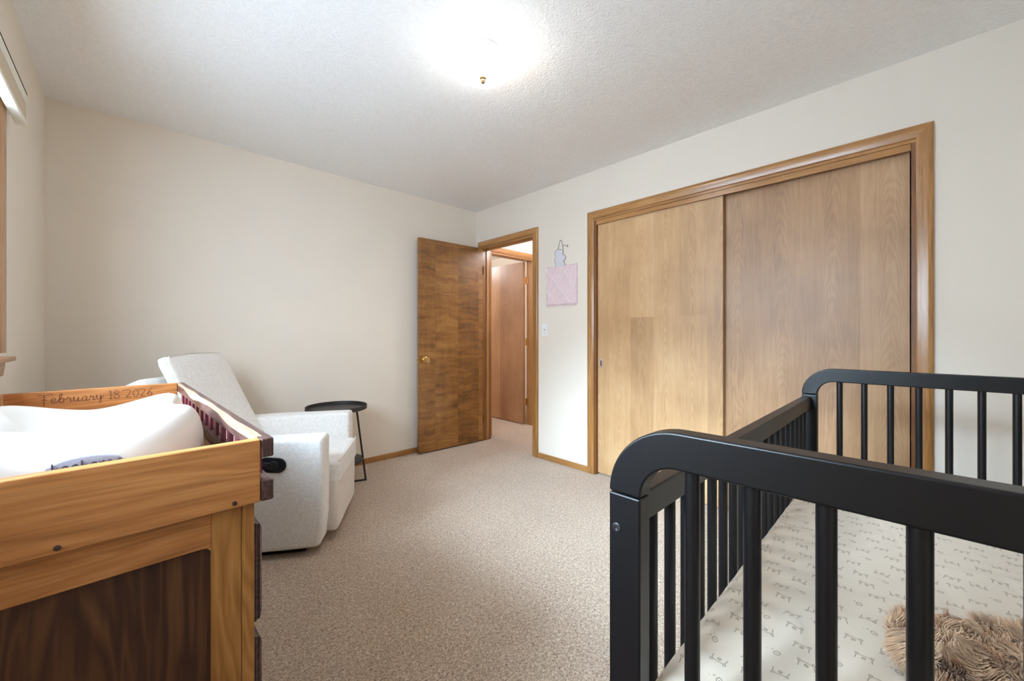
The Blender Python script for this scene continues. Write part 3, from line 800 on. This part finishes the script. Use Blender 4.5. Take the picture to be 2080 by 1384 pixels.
# ------------------------------------------------------------------ armchair (local x: facing, y: near arm to far arm)
ch = empty('armchair', (.706, 2.126, 0), R(-32.0)); tag(ch, 'cream fabric recliner armchair with angled back in the corner', 'armchair')
def soft(name, mb, mat, parent=ch, amp=.004, sc=9, sub=0):
    vs = []
    for p in mb.v:
        q = Vector(p)*sc
        d = Vector((noise.noise(q), noise.noise(q+Vector((5,3,1))), noise.noise(q+Vector((1,8,4)))))*amp
        vs.append(tuple(Vector(p)+d))
    mb.v = vs
    return mb.build(name, mat, parent, smooth=70, sub=sub)
AW = .135; CWD = .80
def arm(y0):
    mb = rbox(-.80, 0, y0, y0+AW, .040, .602, .024, 5, 3)
    # bottom edges drawn in slightly, arm top falls a little to the back
    mb.v = [(x - (.02 if z < .12 and x > -.1 else 0)*(1-(z-.045)/.075 if z<.12 else 0), y, z + (x*.02 if z > .5 else 0)) for x, y, z in mb.v]
    return soft('arm', mb, m_boucle)
a1 = arm(0); a2 = arm(CWD-AW)
for y0 in (.012, CWD-.012):
    yy0 = y0; pts = [(-.004, yy0, .07)] + [(.0005, yy0, z) for z in np.linspace(.12, .55, 8)] + [(-.012, yy0, .588), (-.03, yy0, .598)]
soft('seat_base', rbox(-.70, -.03, AW+.002, CWD-AW-.002, .06, .30, .02, 3, 2), m_boucle2)
soft('footrest_panel', rbox(-.06, .038, AW+.006, CWD-AW-.006, .055, .398, .022, 4, 3), m_boucle2)
seat = soft('seat_cushion', rbox(-.62, .050, AW+.004, CWD-AW-.004, .302, .440, .035, 5, 4), m_boucle)
MB().tube([(.040, AW+.012, .436),(.047, AW+.06, .438),(.048, CWD/2, .440),(.047, CWD-AW-.06, .438),(.040, CWD-AW-.012, .436)], .0045, 8).build('piping', m_boucle2, seat)
# back cushion, reclined 25 degrees
th = math.atan2(.22, .48)
def lean(p, piv):
    x, y, z = p; return (piv[0] + x*math.cos(th) - z*math.sin(th), y, piv[1] + x*math.sin(th) + z*math.cos(th))
BH = .67; BT = .055
mb = rbox(-BT, 0, .098, CWD-AW+.020, 0, BH, .024, 5, 4)
mb.v = [(x, y + (.012*(z/BH) if y < .3 else -.010*(z/BH)), z + .008*math.cos((y-.37)*5)*(1 if z > .5 else 0)) for x, y, z in mb.v]
mb.v = [lean(p, (-.475, .405)) for p in mb.v]
back = soft('back_cushion', mb, m_boucle, amp=.003)
pts = []
for f_ in (0.0, -BT+.0):
    loop = [(.0, .30), (.0, .55), (.0, BH-.03)]
for xoff in (-.006, -BT+.006):
    ring = [(xoff, .098+.010+.012, z) for z in np.linspace(.02, BH-.03, 10)] + [(xoff, y, BH-.004) for y in np.linspace(.14, CWD-AW-.02, 12)] + [(xoff, CWD-AW+.010-.010, z) for z in np.linspace(BH-.03, .02, 10)]
    MB().tube([lean(p, (-.475, .405)) for p in ring], .0045, 6).build('piping', m_boucle2, back)
# outer back shell
mb = rbox(-.11, 0, .004, CWD-.004, 0, .68, .035, 5, 3)
mb.v = [lean((x, y, z), (-.512, .30)) for x, y, z in mb.v]
soft('back_shell', mb, m_boucle)
soft('rear_base', rbox(-.80, -.70, .06, CWD-.06, .06, .34, .03, 4, 2), m_boucle2)
B(-.66, -.10, .06, CWD-.06, .004, .058).build('shadow_gap_block', m_gap, ch)  # dark block standing in for the shadow gap under the chair
# recline lever set into the near arm
lev = empty('recline_lever', (-.236, 0, .476)); lev.parent = ch; lev.rotation_euler = (0, R(7), 0)
def slot(w_, h_, n=12):
    r = h_/2; L = w_/2-r
    return [(L+r*math.cos(a), r*math.sin(a)) for a in np.linspace(-math.pi/2, math.pi/2, n)] + [(-L+r*math.cos(a), r*math.sin(a)) for a in np.linspace(math.pi/2, 3*math.pi/2, n)]
m_plast = mottled('black_plastic', (34,36,42), .4, .08, 40)
o_, i_ = slot(.130, .074), slot(.114, .057)
mb = MB(); n = len(o_)
rings = [[(a, .012, b) for a, b in o_], [(a, -.006, b) for a, b in o_], [(a*.98, -.008, b*.97) for a, b in o_], [(a, -.008, b) for a, b in i_], [(a, -.0035, b) for a, b in i_]]
mb.loft(rings).build('lever_bezel', m_plast, lev, smooth=40)
MB().prism([(-.052,0,-.018),(-.010,0,-.018),(-.004,0,-.022),(.020,0,-.022),(.030,0,-.010),(.030,0,.010),(.018,0,.021),(-.002,0,.021),(-.010,0,.012),(-.052,0,.014)], (0,-.013,0), (0,-.004,0)).build('lever_paddle', m_plast, lev, .0025)
B(-.046, -.022, -.0142, -.0132, -.004, .008).build('lever_grip', m_steel, lev)

# ------------------------------------------------------------------ side table
tb = empty('side_table', (1.117, 3.078, 0), R(-20)); tag(tb, 'small round black metal tray table behind the armchair', 'side table')
MB().lathe([(0,.560),(.205,.560),(.213,.563),(.214,.590),(.2105,.592),(.208,.590),(.207,.568),(0,.567)], (0,0,0), 64).build('tray_top', m_blackm, tb)
MB().lathe([(0,.168),(.188,.168),(.190,.171),(.190,.178),(.187,.180),(0,.179)], (0,0,0), 64).build('lower_shelf', m_blackm, tb)
for ax in (0, 1):
    sw_ = (lambda a, b, z: (a, b, z)) if ax == 0 else (lambda a, b, z: (b, a, z))
    for sx in (-1, 1):
        q = ((-.007,-.007),(.007,-.007),(.007,.007),(-.007,.007))
        MB().loft([[sw_(sx*.205+a, b, 0) for a, b in q], [sw_(sx*.138+a, b, .5595) for a, b in q]]).build('leg', m_blackm, tb, .001)
    for sx in (-1, 1):
        a0, a1 = sorted((sx*(.008 if ax else -.0), sx*.197))
        (B(a0, a1, -.007, .007, 0, .012) if ax == 0 else B(-.007, .007, a0, a1, 0, .012)).build('foot_bar', m_blackm, tb, .001)

# ------------------------------------------------------------------ things on the closet wall
sw = empty('light_switch', (X1, 2.404, 1.164)); tag(sw, 'white light switch plate beside the bedroom doorway', 'light switch')
B(-.006, 0, -.035, .035, -.058, .058).build('switch_plate', m_white, sw, .003, 3)
B(-.0064, -.006, -.006, .006, -.013, .013).build('switch_slot', m_white, sw)
MB().prism([(-.005,0,-.006),(-.016,0,.003),(-.014,0,.008),(-.005,0,.007)], (0,-.004,0), (0,.004,0)).build('toggle', m_chrome, sw)
for z in (-.030, .030): MB().lathe([(0,-.0068),(.003,-.0066),(.003,-.006),(0,-.006)], (0,0,z), 12, 'X').build('screw', m_chrome, sw)

# pink tufted square
pk = empty('wall_hanging', (X1, 2.212, 1.548)); tag(pk, 'pink tufted square wall hanging with a pale diamond lattice', 'wall hanging')
S = .172
n = 40; vs = []; fs = []
for i in range(n+1):
    for j in range(n+1):
        y = -S+2*S*i/n; z = -S+2*S*j/n
        e = min(1, min(i, n-i, j, n-j)/2.0)
        vs.append((-.004-.012*e**.5 + .002*noise.noise((y*60, z*60, 0)), y+.003*noise.noise((y*40, z*40, 5)), z+.003*noise.noise((y*40, z*40, 9))))
fs = [(i*(n+1)+j, i*(n+1)+j+1, (i+1)*(n+1)+j+1, (i+1)*(n+1)+j) for i in range(n) for j in range(n)]
b = [i*(n+1) for i in range(n+1)] + [n*(n+1)+j for j in range(1, n+1)] + [i*(n+1)+n for i in range(n-1,-1,-1)] + [j for j in range(n-1,0,-1)]
o = len(vs); vs += [(-.0005, vs[k][1], vs[k][2]) for k in b]; L_ = len(b)
fs += [(b[k], b[(k+1)%L_], o+(k+1)%L_, o+k) for k in range(L_)] + [tuple(o+k for k in range(L_))]
MB().add(vs, fs).build('pile', m_pile, pk, smooth=70)
def clipline(p, q):
    # clip to the square
    t0, t1 = 0., 1.; d = (q[0]-p[0], q[1]-p[1]); lim = S-.008
    for a in (0,1):
        if abs(d[a]) < 1e-9: continue
        ta, tb_ = sorted(((-lim-p[a])/d[a], (lim-p[a])/d[a])); t0 = max(t0, ta); t1 = min(t1, tb_)
    if t1-t0 < .02: return None
    return [(p[0]+d[0]*t, p[1]+d[1]*t) for t in np.linspace(t0, t1, 12)]
for sgn in (1, -1):
    for k in range(-2, 3):
        cpt = k*.165 + .03
        pts = clipline((cpt-.5, -.5*1.12*sgn), (cpt+.5, .5*1.12*sgn))
        if pts: MB().tube([(-.0175, a, b) for a, b in pts], .0045, 6).build('lattice_line', m_pileline, pk)
# little fringe along the lower edge
for k in range(18):
    y = -S+.01+k*(2*S-.02)/17
    MB().tube([(-.006, y, -S+.004), (-.009, y+.003*math.sin(k*2.1), -S-.006), (-.006, y+.006*math.sin(k*1.3), -S-.014)], .0022, 5).build('fringe', m_pileline, pk)

# cloud ornament on a cord
or_ = empty('cloud_ornament', (X1, 2.215, 1.80)); tag(or_, 'small white scalloped wall ornament on a cord with tan bow', 'wall ornament')
outl = [(.060,.052),(.030,.060),(-.005,.055),(-.028,.040),(-.020,.014),(-.046,.0),(-.050,-.030),(-.028,-.046),(-.044,-.066),(-.040,-.092),(-.010,-.104),(.018,-.096),(.040,-.104),(.058,-.088),(.060,-.058),(.070,-.030),(.058,.0),(.066,.026)]
cl2 = catmull(outl + [outl[0]], 5)[:-1]
MB().prism([(0,-a*-1,b) for a, b in cl2], (-.010,0,0), (-.001,0,0)).build('cloud_body', m_cloud, or_, .003)
MB().tube([(-.009, a, b) for a, b in cl2], .0028, 6, True).build('edge_cord', m_cord, or_)
MB().tube([(-.005,.040,.052),(-.005,.024,.10),(-.005,.016,.128),(-.005,.006,.140),(-.005,-.006,.132),(-.005,-.014,.10),(-.005,-.024,.052)], .003, 6).build('hanging_cord', m_cord, or_)
MB().lathe([(0,-.010),(.003,-.010),(.003,0),(0,0)], (0,.006,.136), 10, 'X').build('nail', m_chrome, or_)
bw = MB().tube([(-.007,-.020,.086),(-.008,-.038,.090),(-.008,-.058,.084),(-.008,-.070,.074),(-.008,-.078,.090)], .003, 6).build('bow_tail', m_cord, or_)
MB().lathe([(0,-.008),(.006,-.008),(.008,0),(0,.004)], (-.008,-.066,.076), 12, 'Y').build('bow', m_bow, or_)
